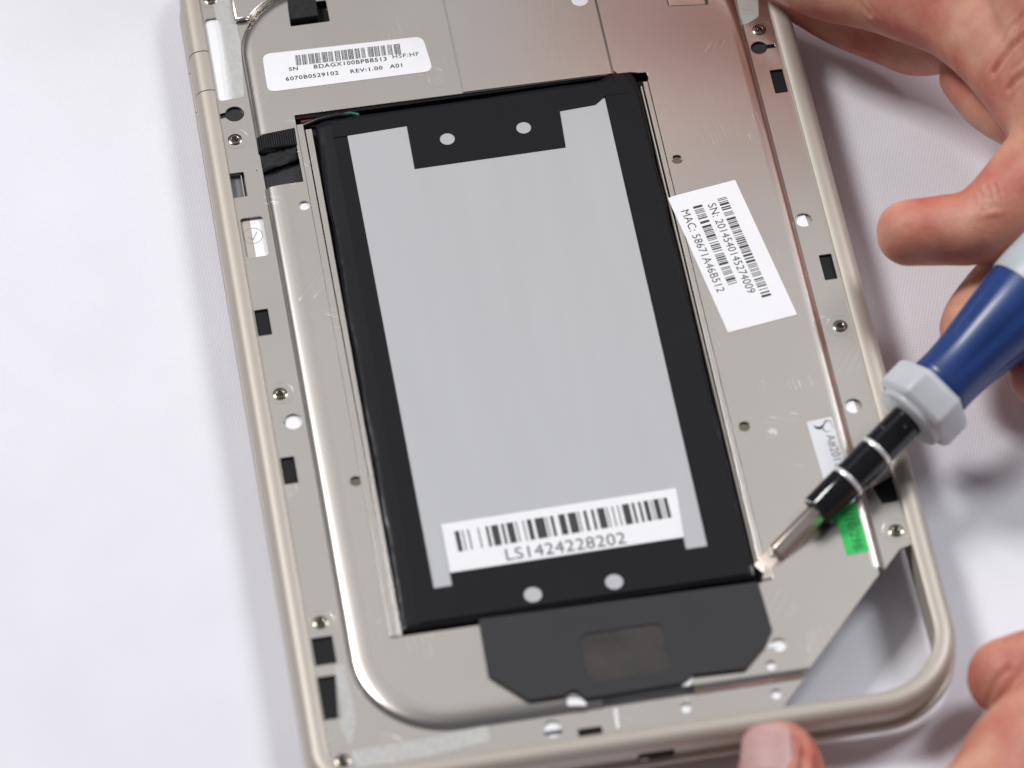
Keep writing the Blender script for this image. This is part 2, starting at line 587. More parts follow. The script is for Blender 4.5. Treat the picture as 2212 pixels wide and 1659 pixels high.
DX = lambda y: 67.0 + (y + 50.2) / 1.0537            # the diagonal edge of the open corner
flange = ([(DX(-54.3), -54.3), (67.0, -50.2), (69.8, -49.4), (69.8, 117.9), (-48.1, 117.9), (-48.1, -81.1), (DX(-81.1), -81.1), (DX(-75.4), -75.4)]
          + list(reversed(arc(-22.5, -57.0, 18.4, 180, 270, 20)))
          + [(-41.1, 92)] + list(reversed(arc(-25.7, 92, 15.4, 90, 180, 16)))
          + list(reversed(arc(47.7, 92, 15.4, 0, 90, 16))))
fl_holes = [circle(x, y, 2.45) for x, y in screws if True]
fl_holes += [quad(q, 0.25) for q in slots['dark']]
fl_holes += [see_through, win_w, win_top, key_l, key_r,
             arc(-43.7, -0.6, 1.85, 0, 360, 24)[:-1], circle(65.2, 30.8, 1.75), circle(65.4, -15.8, 1.75),
             circle(37.1, -78.0, 1.1), circle(19.8, -78.0, 1.1), circle(-5.7, -78.3, 1.9)]
slab('flange', flange, fl_holes, ZF - 0.45, ZF, 'flange', tab)
for q in slots['dark']:
    x0, x1 = min(p[0] for p in q) - 0.3, max(p[0] for p in q) + 0.3
    y0, y1 = min(p[1] for p in q) - 0.3, max(p[1] for p in q) + 0.3
    slab('slot_lining', [(x0, y0), (x1, y0), (x1, y1), (x0, y1)], [], 7.02, 7.2, 'black', tab)
slab('slot_lining', rrect(-48.0, 75.2, -42.2, 80.2, 0.3), [], 7.02, 7.2, 'dark', tab)
slab('slot_lining', rrect(-48.1, 55.6, -44.5, 63.0, 0.2), [], 6.0, 6.25, 'shaded_cloth', tab)  # grey sheet standing in for shaded cloth seen through the slot
slab('slot_lining', rrect(63.2, 74.2, 69.2, 78.6, 0.3), [], 7.02, 7.2, 'dark', tab)

# raised plate ------------------------------------------------------
pocket = [(-32.7, -54.1), (38.6, -54.1), (39.9, -53.6), (40.7, -52.4), (40.7, 71.1), (40.9, 71.1), (40.9, 73.1), (39.2, 73.2), (37.4, 73.7), (-32.7, 74.4)]
XL, XR, YB, YT = -39.7, 61.7, -74.0, 106.0
chain_left = [(XL, 56.9)] + [(XL, y) for y in (30, 0, -30)] + arc(-22.7, -57, 17, 180, 270, 26) + [(-10, YB), (4.5, YB)]
chain_bot = [(22.0, YB), (33, YB), (42.7, YB)]
chain_right = [(XR, -54.0)] + [(XR, y) for y in (-30, 0, 30, 60)] + arc(47.7, 92, 14, 0, 90, 16) + [(10, YT)] + arc(-25.7, 92, 14, 90, 180, 22) + [(XL, 80), (XL, 66.7)]
IL, IR = 3.2, 1.2
left_in = [(XL + IL, 56.9)] + arc(-22.7, -57, 17 - IL, 180, 270, 26) + [(4.5, YB + IL), (4.5, -72.2)]
right_in = [(XR, -54.0), (XR - IR, -54.0)] + arc(47.7, 92, 14 - IR, 0, 90, 16) + arc(-25.7, 92, 14 - IR, 90, 180, 22) + [(XL + IR, 66.7)]
outline = (left_in + [(19.0, -72.2)] + chain_bot + [(DX(YB), YB), (XR, -55.8)] + right_in + [(-33.3, 66.7), (-33.3, 56.9)])
pl_holes = [pocket, quad([(-30.1, 97.8), (-21.8, 97.8), (-21.8, 103.7), (-29.9, 103.7)], 0.3),
            circle(-34.0, 50.9, 1.2), circle(-33.8, -17.5, 1.2), circle(42.7, 49.5, 1.2), circle(43.1, -17.8, 1.2),
            circle(39.6, -68.1, 1.5), circle(37.2, -72.3, 1.05), quad([(48.6, 89.6), (57.0, 88.6), (57.5, 96), (48.6, 96)], 0.5)]
slab('raised_plate', outline, pl_holes, ZT - 0.5, ZT, 'plate', tab)
SLOPE = [(0.3, 8.70), (0.62, 8.59), (0.93, 8.42), (1.12, 8.25), (1.22, 8.05), (1.42, 7.88), (1.65, 7.775), (1.65, 7.5), (1.1, 7.6), (0.8, 8.0), (0.4, 8.3), (0.0, 8.4)]
SH_L = [(-3.2, 9.0), (-2.4, 8.992), (-1.6, 8.955), (-0.8, 8.88), (0.0, 8.77)] + SLOPE + [(-3.2, 8.5)]
SH_R = [(-1.2, 9.0), (-0.8, 8.985), (-0.4, 8.94), (0.0, 8.86), (0.3, 8.77), (0.62, 8.64)] + SLOPE[2:] + [(-1.2, 8.5)]
SH_B = [(0.0, 9.0), (0.25, 8.96), (0.55, 8.85), (0.9, 8.70), (1.12, 8.52), (1.22, 8.3), (1.3, 8.05), (1.42, 7.88), (1.65, 7.775),
        (1.65, 7.5), (1.1, 7.6), (0.8, 8.1), (0.4, 8.5), (0.0, 8.55)]
for ch, prof in ((chain_left, SH_L), (chain_bot, SH_B), (chain_right, SH_R)):
    sweep('shoulder', ch, prof, 'shoulder', tab, smooth=60)
for x, y, r in ((-34.0, 50.9, 1.5), (39.6, -68.1, 1.8), (37.2, -72.3, 1.4)):
    slab('hole_backing', circle(x, y, r), [], 8.2, 8.4, 'white', tab)
for x, y, r in ((37.1, -78.0, 1.4), (19.8, -78.0, 1.4)):
    slab('hole_backing', circle(x, y, r), [], 7.1, 7.25, 'white', tab)
slab('hole_backing', arc(-5.7, -78.3, 2.2, 0, 180, 16), [], 7.1, 7.25, 'white', tab)
slab('hole_backing', [(-45.3, -2.8), (-41.6, -2.8), (-41.6, 1.6), (-45.3, 1.6)], [], 7.05, 7.2, 'white', tab)
for y in (30.8, -15.8):
    slab('hole_backing', [(63.2, y - 2.1), (66.05, y - 2.1), (65.85, y + 2.1), (63.2, y + 2.1)], [], 7.05, 7.2, 'white', tab)
# small keyhole slot beside the big round hole near the charcoal cover
slab('keyhole_slot', quad([(36.6, -68.5), (38.6, -68.5), (38.6, -67.7), (36.6, -67.7)], 0.2), [], 9.0, 9.03, 'white', tab)
# threaded holes are dark inside
for x, y in ((-33.8, -17.5), (42.7, 49.5), (43.1, -17.8)):
    lathe('threaded_hole', [(1.45, -0.5), (1.2, -0.5), (1.1, -0.7), (1.05, -1.9), (0, -2.0)], 'screw', tab, (x, y, 9.0), 24)
    slab('hole_floor', circle(x, y, 1.02), [], 7.1, 7.3, 'black', tab)

# raised strip above the battery
pad = [(2.2, 74.15), (34.15, 73.75), (34.15, 105.6), (2.2, 105.6)]
pv, pf = [], []
for (x, y), (ix, iy) in zip(pad, [(2.75, 74.16), (33.6, 73.78), (33.6, 105.5), (2.75, 105.5)]):
    pv += [(x, y, 9.0), (ix, iy, 9.28)]
pf = [(0, 2, 3, 1), (2, 4, 5, 3), (4, 6, 7, 5), (6, 0, 1, 7), (1, 3, 5, 7)]
obj('raised_strip', pv, pf, 'plate', tab, 20)
slab('pin_hole', circle(30.6, 94.4, 1.75), [], 9.285, 9.30, 'white', tab)
# raised corner panel at the top
slab('corner_panel', [(-41.3, 101.7), (-38.0, 101.7)] + list(reversed(arc(-25.7, 92, 15.9, 95, 141, 10))) + [(-26.8, 116), (-41.3, 116)], [], 7.82, 9.0, 'plate', tab, bevel=0.45)
slab('metal_clip', quad([(48.9, 90.4), (56.6, 89.4), (57, 95.6), (48.9, 95.6)], 0.4), [], 7.2, 8.2, 'steel', tab, bevel=0.2)

# floor of the battery pocket and metal strips beside the battery
slab('pocket_floor', [(-33.2, -55), (41.2, -55), (41.2, 75), (-33.2, 75)], [], 6.35, 6.6, 'black', tab)
slab('pocket_strip', quad([(-32.65, -53.6), (-31.2, -53.6), (-31.2, 72.0), (-32.65, 72.0)], 0.2), [], 6.7, 8.75, 'plate', tab, bevel=0.12)
slab('pocket_strip', quad([(-31.0, -53.6), (-30.35, -53.6), (-29.6, 70.6), (-31.0, 70.6)], 0.2), [], 6.7, 8.55, 'plate', tab, bevel=0.12)
slab('pocket_strip', quad([(39.55, -49.6), (40.66, -49.6), (40.66, 70.9), (39.55, 70.9)], 0.2), [], 6.7, 8.85, 'plate', tab, bevel=0.2)
slab('pocket_strip', quad([(39.0, -49.6), (39.25, -49.6), (39.25, 70.0), (39.0, 70.0)], 0.1), [], 6.7, 8.5, 'ledge', tab, bevel=0.05)
slab('metal_tab', quad([(39.3, -53.5), (41.5, -53.4), (41.6, -51.0), (40.3, -50.9)], 0.3), [], 8.3, 9.4, 'steel', tab, bevel=0.15)

# black recess with a foam block at the top
slab('recess_floor', [(-30.6, 97.3), (-21.3, 97.3), (-21.3, 105.7), (-30.6, 105.7)], [], 6.9, 7.1, 'black', tab)
slab('foam_block', quad([(-29.8, 99.4), (-24.0, 99.4), (-23.8, 106), (-29.8, 106)], 0.3), [], 7.1, 9.5, 'foam', tab, bevel=0.25)

# connector recess on the left with a ribbed flex strip and torn tape
slab('connector_recess', [(-42.0, 55.9), (-32.8, 55.9), (-32.8, 67.2), (-42.0, 67.2)], [], 6.6, 6.9, 'dark', tab)
ribs_v, ribs_f = [], []
nr = 17
for i in range(nr):
    x0 = -41.2 + 8.0 * i / nr
    x1 = x0 + 8.0 / nr * 0.62
    drop = lambda x: 0.0 if x > -39.9 else -(abs(x + 39.9) ** 1.3) * 0.75
    b = len(ribs_v)
    sk = 0.04
    for (x, y) in ((x0, 66.5), (x1, 66.5), (x1 + 0.1, 70.2 + sk * i), (x0 + 0.1, 70.2 + sk * i)):
        ribs_v.append((x, y, 9.12 + drop(x)))
    for (x, y) in ((x0 + .06, 66.6), (x1 - .06, 66.6), (x1 + 0.04, 70.1 + sk * i), (x0 + 0.16, 70.1 + sk * i)):
        ribs_v.append((x, y, 9.42 + drop(x)))
    ribs_f += [(b, b + 1, b + 5, b + 4), (b + 1, b + 2, b + 6, b + 5), (b + 2, b + 3, b + 7, b + 6), (b + 3, b, b + 4, b + 7), (b + 4, b + 5, b + 6, b + 7)]
rv = obj('ribbed_flex_strip', ribs_v, ribs_f, 'foam', tab, 20)
fv, ff = [], []
for i in range(12):
    x = -41.25 + 8.05 * i / 11
    d = 0.0 if x > -39.9 else -(abs(x + 39.9) ** 1.3) * 0.75
    fv += [(x, 66.45, 9.14 + d), (x + 0.1, 70.25 + 0.06 * i, 9.14 + d), (x, 66.45, 9.03 + d), (x + 0.1, 70.25 + 0.06 * i, 9.03 + d)]
for i in range(11):
    a = 4 * i
    ff += [(a, a + 4, a + 5, a + 1), (a + 2, a + 3, a + 7, a + 6), (a, a + 2, a + 6, a + 4), (a + 1, a + 5, a + 7, a + 3)]
obj('flex_base', fv, ff, 'black', tab, 30)
# torn tape: a crumpled strip
tv, tf = [], []
nu, nv = 16, 6
for i in range(nu):
    for j in range(nv):
        u, v = i / (nu - 1), j / (nv - 1)
        x = -42.3 + 9.0 * u
        y = 61.3 + 2.2 * u + (4.6 - 1.0 * u) * v
        z = 7.6 + 1.2 * u * (0.4 + v * 0.6) + 0.9 * noise.noise(Vector((x * 0.45, y * 0.6, 2.0))) + 0.4 * noise.noise(Vector((x * 1.4, y * 1.3, 5.0)))
        tv.append((x + 0.4 * noise.noise(Vector((y, 3, 1))), y + 0.35 * noise.noise(Vector((x * 0.9, 1.0, 7.0))), max(z, 7.05)))
for i in range(nu - 1):
    for j in range(nv - 1):
        a = i * nv + j
        tf.append((a, a + nv, a + nv + 1, a + 1))
tp = obj('torn_tape', tv, tf, 'foam', tab, 30)
sm = tp.modifiers.new('thick', 'SOLIDIFY')
sm.thickness = 0.15 * S

# screws ---------------------------------------------------------------
dish = None
for i, (x, y) in enumerate(screws):
    if dish is None:
        dish = lathe('screw_dish', [(2.62, 0.015), (2.5, 0.03), (2.38, -0.02), (2.2, -0.18), (2.0, -0.45), (1.9, -0.62), (0, -0.64)], 'flange', tab, (0, 0, ZF), 40, smooth=70)
        head = lathe('screw', [(0, -0.62), (0.3, -0.55), (0.55, -0.25), (0.72, -0.12), (0.85, -0.1), (1.25, -0.16), (1.45, -0.26), (1.52, -0.42), (1.56, -0.7)], 'screw', tab, (0, 0, ZF + 0.35), 32, smooth=30)
        cv, cf = [], []
        for k in range(4):
            a = math.pi / 2 * k + 0.5
            c, s = math.cos(a), math.sin(a)
            b = len(cv)
            for u, v in ((0.1, -0.16), (0.82, -0.12), (0.82, 0.12), (0.1, 0.16)):
                cv.append((u * c - v * s, u * s + v * c, ZF + 0.275 - (0.05 if u > 0.5 else 0.0)))
            for u, v in ((0.1, -0.16), (0.82, -0.12), (0.82, 0.12), (0.1, 0.16)):
                cv.append((u * c - v * s, u * s + v * c, ZF - 0.3))
            cf += [(b, b + 1, b + 2, b + 3), (b, b + 4, b + 5, b + 1), (b + 1, b + 5, b + 6, b + 2), (b + 2, b + 6, b + 7, b + 3)]
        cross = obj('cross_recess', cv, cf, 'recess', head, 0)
        dish.location = (x * S, y * S, 0)
        head.location = (x * S - 0.0002, y * S - 0.0002, 0)
    else:
        d2, h2, c2 = dish.copy(), head.copy(), cross.copy()
        for o in (d2, h2, c2):
            col.objects.link(o)
        d2.location = (x * S, y * S, 0)
        h2.location = (x * S + (-0.0002 if x < 0 else 0.0001), y * S - 0.0002, 0)
        h2.rotation_euler = (0, 0, rnd.uniform(0, 6))
        c2.parent = h2

# tape patches on the flange -------------------------------------------
slab('frosted_tape', quad([(-45.2, 108.9), (-41.6, 108.9), (-40.9, 96.5), (-42.1, 81.8), (-45.6, 81.5), (-44.9, 98)], 0.6), [], ZF + 0.03, ZF + 0.09, 'tape', tab)
slab('frosted_tape', quad([(-43.6, -76.6), (-30, -76.4), (-17.6, -75.6), (-17.8, -79.0), (-30, -80.2), (-43.2, -80.4)], 0.4), [], ZF + 0.03, ZF + 0.09, 'tape', tab)
slab('frosted_tape', quad([(-43.9, -57.5), (-42.2, -57.5), (-41.6, -70), (-43.6, -75.5), (-45.0, -70)], 0.6), [], ZF + 0.03, ZF + 0.08, 'tape', tab)
slab('frosted_tape', quad([(63.4, 92), (68.2, 92), (66.9, 84.6), (64.4, 83.2), (63.0, 83.0)], 0.5), [], ZF + 0.03, ZF + 0.09, 'tape', tab)
# ink stamp: ring and tick inside the pale window on the left
ring_o, ring_i = circle(-45.2, 46.5, 2.0, 40), circle(-45.2, 46.5, 1.9, 40)
slab('stamp_ring', ring_o, [ring_i], 7.005, 7.02, 'stamp', tab)
slab('stamp_tick', [(-46.2, 46.3), (-46.05, 46.4), (-45.4, 45.6), (-44.3, 47.4), (-44.2, 47.3), (-45.4, 45.3)], [], 7.005, 7.02, 'stamp', tab)
slab('window_sheet', rrect(-45.35, 40.2, -42.4, 51.0, 0.3), [], 6.8, 6.98, 'white', tab)
slab('window_sheet', rrect(-47.9, 81.4, -43.9, 104.2, 0.4), [], 7.02, 7.15, 'white', tab)
# bits of white liner by the charcoal cover
slab('liner_scrap', quad([(-2.4, -74.6), (1.6, -75.2), (0.6, -73.4), (-1.9, -72.9)], 0.6), [], 8.95, 9.15, 'white', tab, bevel=0.08)
slab('liner_scrap', quad([(19.6, -74.1), (21.4, -74.2), (22.4, -71.9), (21.4, -71.7)], 0.5), [], 8.95, 9.15, 'white', tab, bevel=0.08)
slab('pale_line', quad([(6.3, -75.9), (7.0, -75.9), (6.6, -80.4), (6.1, -80.4)], 0.25), [], ZF, ZF + 0.12, 'ring', tab, bevel=0.05)  # thin pale raised line across the lower flange

# charcoal cover plate below the battery --------------------------------
cover = quad([(-15.6, -53.2), (38.4, -54.0), (38.9, -65.2), (37.0, -68.2), (32.2, -72.7), (22.2, -72.3), (20.0, -73.7), (1.5, -74.0), (0.1, -72.0), (-1.0, -71.7),
              (-2.4, -72.6), (-9.2, -72.6), (-15.9, -65.8)], 0.35)
cwin = rrect(2.5, -70.7, 18.6, -59.9, 1.8)
cv = slab('cover_plate', cover, [cwin], 8.75, 9.75, 'grey_plastic', tab, bevel=0.12)
slab('cover_window', rrect(2.3, -70.9, 18.8, -59.7, 1.8), [], 8.85, 9.52, 'smoked', cv)

# stickers on the tablet -------------------------------------------------
ZS = ZT + 0.08
st = slab('serial_label', quad([(-37.2, 81.2), (-2.7, 80.9), (-3.4, 90.4), (-37.0, 91.4)], 1.8, 5), [], ZT + 0.01, ZS, 'paper', tab)
zt = ZS + 0.02
barcode('barcode', -30.4, 87.15, zt, 22.0, 2.75, -1.6, st, grouped_bars(3, 16))
fit('SN', -32.1, -30.2, 86.0, 0.95, zt, -1.5, st, 'ink', 0.03)
fit('BDAGX100BPBB513', -26.9, -11.7, 85.72, 1.05, zt, -1.7, st, 'ink', 0.03)
fit('HSF:HF', -10.4, -4.9, 85.55, 1.05, zt, -1.2, st, 'ink', 0.01)
fit('6070B0529102', -33.1, -22.1, 83.5, 1.0, zt, -1.0, st, 'ink', 0.03)
fit('REV:1.00', -19.6, -12.9, 83.2, 1.0, zt, -1.0, st, 'ink', 0.03)
fit('A01', -11.4, -8.8, 83.1, 1.0, zt, -1.0, st, 'ink', 0.03)

# white label on the right, running down the plate and lapping over the battery edge
q2 = [(39.0, 40.1), (53.3, 42.2), (58.8, 6.9), (44.4, 4.9)]
st2 = slab('address_label', quad([(40.9, 40.4), (53.3, 42.2), (58.8, 6.9), (44.4, 4.9), (40.75, 28.5)], 0.15), [], ZT + 0.012, ZS, 'paper', tab)
obj('label_flap', [(40.95, 40.4, ZS), (40.8, 28.5, ZS), (39.0, 40.1, 8.95), (39.3, 37.7, 8.95), (40.95, 40.4, ZS - .05), (40.8, 28.5, ZS - .05), (39.0, 40.1, 8.9), (39.3, 37.7, 8.9)],
    [(0, 2, 3, 1), (4, 5, 7, 6), (0, 4, 6, 2), (2, 6, 7, 3), (3, 7, 5, 1)], 'paper', st2, 0)
A = Vector((53.3, 42.2))
ax = (Vector((58.8, 6.9)) - A).normalized()           # reading direction
ay = Vector((-ax.y, ax.x))                            # up of the print
rot2 = math.degrees(math.atan2(ax.y, ax.x))


def on2(u, v):
    p = A + ax * u - ay * v
    return p.x, p.y


zl = ZS + 0.02
barcode('barcode', 48.75, 38.0, zl, 26.2, 1.95, rot2, st2, bar_pattern(11, 46, (0.6,), (1.1, 1.8)))
sn = fit('SN: 2014540145274009', 0, 23.6, 0, 1.75, 0, 0, st2, 'ink', 0.0, 1.05)
sn.data.transform(Matrix.Translation((46.55 * S, 36.9 * S, zl * S)) @ Matrix.Rotation(math.radians(rot2), 4, 'Z'))
barcode('barcode', 43.5, 36.9, zl, 20.8, 1.95, rot2, st2, bar_pattern(23, 36, (0.6,), (1.1, 1.8)))
mac = fit('MAC: 58671A46B512', 0, 21.6, 0, 1.75, 0, 0, st2, 'ink', 0.0, 1.05)
mac.data.transform(Matrix.Translation((40.9 * S, 36.2 * S, zl * S)) @ Matrix.Rotation(math.radians(rot2), 4, 'Z'))

# inspection strip: pale half and green half
st3 = slab('inspection_label', quad([(55.3, -18.9), (60.4, -18.5), (60.75, -38.7), (56.0, -38.7)], 0.15), [], ZT + 0.012, ZS, 'paper2', tab)
st4 = slab('date_label', quad([(56.0, -38.8), (60.75, -38.8), (61.0, -50.4), (56.5, -50.7)], 0.2), [], ZT + 0.012, ZS, 'green', tab)
tg = fit('A#2011', 0, 7.2, 0, 1.75, 0, 0, st3, 'ink2', 0.0, 1.05)
tg.data.transform(Matrix.Translation((58.35 * S, -22.7 * S, zl * S)) @ Matrix.Rotation(math.radians(-88), 4, 'Z'))
tg = fit('11/10/29B', 0, 11.0, 0, 1.9, 0, 0, st4, 'inkgreen', 0.03, 1.05)
tg.data.transform(Matrix.Translation((58.0 * S, -38.9 * S, zl * S)) @ Matrix.Rotation(math.radians(-89), 4, 'Z'))


def stroke(name, pts, w, z, parent, material='ink'):
    verts, faces = [], []
    for i, (x, y) in enumerate(pts):
        a = Vector(pts[max(i - 1, 0)])
        b = Vector(pts[min(i + 1, len(pts) - 1)])
        d = (b - a).normalized()
        ww = w[i] if isinstance(w, list) else w
        verts += [(x - d.y * ww, y + d.x * ww, z), (x + d.y * ww, y - d.x * ww, z)]
    for i in range(len(pts) - 1):
        faces.append((2 * i, 2 * i + 1, 2 * i + 3, 2 * i + 2))
    return obj(name, verts, faces, material, parent, 0)


stroke('pen_mark', [(56.4, -20.0), (56.9, -20.6), (57.6, -20.8), (58.2, -20.4), (58.8, -19.6), (59.6, -19.4)], [0.05, 0.3, 0.38, 0.2, 0.1, 0.05], zl, st3)
stroke('pen_mark', [(58.0, -20.4), (58.2, -21.4), (58.6, -21.9), (59.5, -21.8)], [0.12, 0.14, 0.1, 0.05], zl, st3, 'ink2')
stroke('pen_mark', [(58.6, -19.6), (59.2, -19.1), (60.0, -19.6), (60.1, -21.4)], [0.08, 0.08, 0.08, 0.04], zl + 0.01, st3, 'ink2')

# ------------------------------------------------------------------ the battery
bat = empty('battery', (4.3, 10.0, 6.6))
tag(bat, 'flat black wrapped battery with grey foil face in the tablet', 'battery')
# body: rounded slab whose film edge is slightly uneven
bo = [(-30.3, -53.0), (38.3, -52.4), (38.45, 72.6), (36.4, 75.2), (34.6, 75.2), (33.6, 74.3), (31, 72.9), (-27.2, 72.2), (-28.9, 71.0)]


def dense(pts, step=1.2):
    out = []
    for i, p in enumerate(pts):
        a, b = Vector(p), Vector(pts[(i + 1) % len(pts)])
        n = max(1, int((b - a).length / step))
        for k in range(n):
            out.append(tuple(a.lerp(b, k / n)))
    return out


bo = dense(quad(bo, 0.9, 5), 0.8)
BP = [(-4.2, 9.03), (-3.2, 9.035), (-1.9, 9.02), (-1.2, 8.98), (-0.6, 8.86), (-0.2, 8.66), (0.0, 8.35), (0.05, 8.0), (-0.05, 7.4), (-0.2, 6.7)]
vs, fs = [], []
nb, kb = len(bo), len(BP)
for i in range(nb):
    d = (Vector(bo[(i + 1) % nb]) - Vector(bo[i - 1])).normalized()
    nn = Vector((d.y, -d.x))
    w = noise.noise(Vector((bo[i][0] * 0.12, bo[i][1] * 0.12, 0))) * 0.28 + noise.noise(Vector((bo[i][0] * 0.45, bo[i][1] * 0.45, 4))) * 0.05
    for j, (u, z) in enumerate(BP):
        f = (0.0, 0.0, 0.4, 0.8)[j] if j < 4 else 1.0
        wz = 0.24 * noise.noise(Vector((bo[i][0] * 0.07, bo[i][1] * 0.07, 8 + j * 0.35))) + 0.06 * noise.noise(Vector((bo[i][0] * 0.7, bo[i][1] * 0.7, 3 + j * 0.5)))
        if j < 2:
            e = 0.9 * (1 - j)
            vs.append((max(-26.6 + e, min(34.8 - e, bo[i][0])), max(-49.4 + e, min(69.4 - e, bo[i][1])), z))
            continue
        vs.append((bo[i][0] + nn.x * (u + w * f), bo[i][1] + nn.y * (u + w * f), z + (min(wz, 0.10) * (0, 0, 0.15, 0.5, 1, 1, 1, 1, 0, 0)[j])))
for i in range(nb):
    j = (i + 1) % nb
    for c in range(kb - 1):
        fs.append((i * kb + c, i * kb + c + 1, j * kb + c + 1, j * kb + c))
vs.append((4.0, 10.0, 9.03))
for i in range(nb):
    fs.append((i * kb, ((i + 1) % nb) * kb, len(vs) - 1))
obj('wrapper', vs, fs, 'wrap', bat, 55)
ZB = 9.04
face = [(-22.75, -44.6), (-19.2, -44.5), (-19.2, -51.5), (26.3, -51.5), (26.3, -44.1), (30.5, -44.0), (31.0, 67.6), (-22.75, 67.6)]
pn = slab('foil_face', face, [], ZB, ZB + 0.10, 'pouch', bat)
tabp = [(-25.6, 66.9), (-10.35, 67.4), (-10.5, 56.1), (20.8, 56.3), (21.25, 65.8), (28.8, 66.2), (31.4, 68.2), (36.5, 68.2), (36.5, 71.6), (-25.4, 71.0)]
slab('top_flap', tabp, [circle(-2.7, 62.6, 1.55), circle(13.2, 62.8, 1.55)], ZB + 0.12, ZB + 0.24, 'film', bat)
slab('side_film', [(30.95, -49.5), (37.6, -49.5), (37.7, 68.2), (31.35, 68.2)], [], ZB + 0.02, ZB + 0.16, 'film', bat)
slab('side_film', [(-26.6, -49.5), (-22.8, -49.5), (-22.8, 66.9), (-25.6, 66.9)], [], ZB - 0.02, ZB + 0.04, 'film', bat)
slab('bottom_flap', [(-26.6, -51.8), (37.0, -51.6), (37.0, -44.05), (26.35, -44.1), (26.35, -41.5), (-19.25, -41.75), (-19.25, -44.55), (-26.6, -44.7)],
     [circle(-4.4, -49.2, 1.75), circle(11.4, -49.0, 1.75)], ZB + 0.12, ZB + 0.22, 'film', bat)
lab = slab('battery_label', [(-19.15, -41.7), (26.5, -41.35), (27.1, -30.0), (-19.1, -30.5)], [], ZB + 0.24, ZB + 0.32, 'paper', bat)
pat = [(0, .022), (.034, .006), (.06, .007), (.108, .006), (.145, .013), (.17, .034), (.218, .013), (.243, .032), (.286, .006), (.318, .006), (.338, .022), (.374, .046),
       (.428, .006), (.448, .015), (.486, .031), (.53, .04), (.578, .006), (.604, .015), (.64, .013), (.668, .035), (.712, .006), (.738, .006), (.764, .006), (.786, .034),
       (.832, .013), (.862, .013), (.888, .022), (.92, .006), (.934, .026), (.968, .006), (.982, .018)]
barcode('barcode', -16.8, -37.3, ZB + 0.34, 41.8, 4.75, 1.0, lab, pat)
fit('LS1424228202', -8.0, 15.3, -40.85, 2.75, ZB + 0.34, -0.1, lab, 'ink', 0.0, 1.05)


# wires glimpsed behind the top left corner of the battery
def tube(name, pts, r, material, parent, seg=8):
    vs, fs = [], []
    P = [Vector(p) for p in pts]
    for i, p in enumerate(P):
        d = (P[min(i + 1, len(P) - 1)] - P[max(i - 1, 0)]).normalized()
        a = d.cross(Vector((0, 0, 1))).normalized()
        b = d.cross(a)
        for k in range(seg):
            t = 2 * math.pi * k / seg
            q = p + a * r * math.cos(t) + b * r * math.sin(t)
            vs.append(tuple(q))
    for i in range(len(P) - 1):
        for k in range(seg):
            n = (k + 1) % seg
            fs.append((i * seg + k, i * seg + n, (i + 1) * seg + n, (i + 1) * seg + k))
    fs.append(tuple(range(seg)))
    fs.append(tuple((len(P) - 1) * seg + k for k in range(seg)))
    return obj(name, vs, fs, material, parent, 60)


tube('wire', [(-31.5, 73.3, 7.6), (-28, 73.6, 7.3), (-25, 73.6, 7.5), (-22.5, 73.5, 7.5), (-20, 73.0, 7.6)], 0.38, 'red_wire', bat)
tube('wire', [(-24.5, 73.0, 7.8), (-22.6, 73.1, 8.5), (-21.3, 73.2, 8.5), (-19.6, 73.0, 7.8)], 0.45, 'green_wire', bat)
tube('wire', [(-31.5, 72.4, 7.4), (-28, 72.8, 8.4), (-24, 73.0, 8.7), (-21.9, 73.0, 8.4)], 0.5, 'black_wire', bat)

# ------------------------------------------------------------------ the screwdriver
TIP = Vector((39.565, -50.63, 8.2))
DIR = Vector((0.80100263, 0.55227381, 0.23105933)).normalized()
sd = empty('screwdriver', TIP)
sd['local'] = 1
sd.rotation_mode = 'QUATERNION'
sd.rotation_quaternion = DIR.to_track_quat('Z', 'Y')
tag(sd, 'blue handled screwdriver prying at the corner of the battery', 'screwdriver')


def hexring(r, z, n=6, ph=0.2, sx=1.0):
    return [(r * math.cos(ph + 2 * math.pi * i / n) * sx, r * math.sin(ph + 2 * math.pi * i / n), z) for i in range(n)]


# bit: flat blade, neck, hexagonal shank
bv, bf = [], []
rings = [[(-1.5, -0.22, 0.0), (1.5, -0.22, 0.0), (1.5, 0.22, 0.0), (-1.5, 0.22, 0.0)],
         [(-1.6, -0.45, 1.2), (1.6, -0.45, 1.2), (1.6, 0.45, 1.2), (-1.6, 0.45, 1.2)],
         [(-1.45, -1.1, 3.6), (1.45, -1.1, 3.6), (1.45, 1.1, 3.6), (-1.45, 1.1, 3.6)]]
for r in rings:
    bv += r
bf.append((3, 2, 1, 0))
for i in range(2):
    for k in range(4):
        n = (k + 1) % 4
        bf.append((i * 4 + k, i * 4 + n, i * 4 + 4 + n, i * 4 + 4 + k))
bf.append((8, 9, 10, 11))
bl = obj('blade', bv, bf, 'steel', sd, 30)
hv, hf = [], []
for r, z in ((1.35, 3.2), (1.35, 4.0), (2.0, 4.6), (2.05, 5.2), (2.05, 17.5)):
    hv += hexring(r, z)
for i in range(4):
    for k in range(6):
        n = (k + 1) % 6
        hf.append((i * 6 + k, i * 6 + n, i * 6 + 6 + n, i * 6 + 6 + k))
hf += [tuple(range(5, -1, -1)), tuple(24 + k for k in range(6))]
sh = obj('hex_shank', hv, hf, 'steel', sd, 20)
bmod = sh.modifiers.new('bev', 'BEVEL')
bmod.width = 0.18 * S
bmod.segments = 2
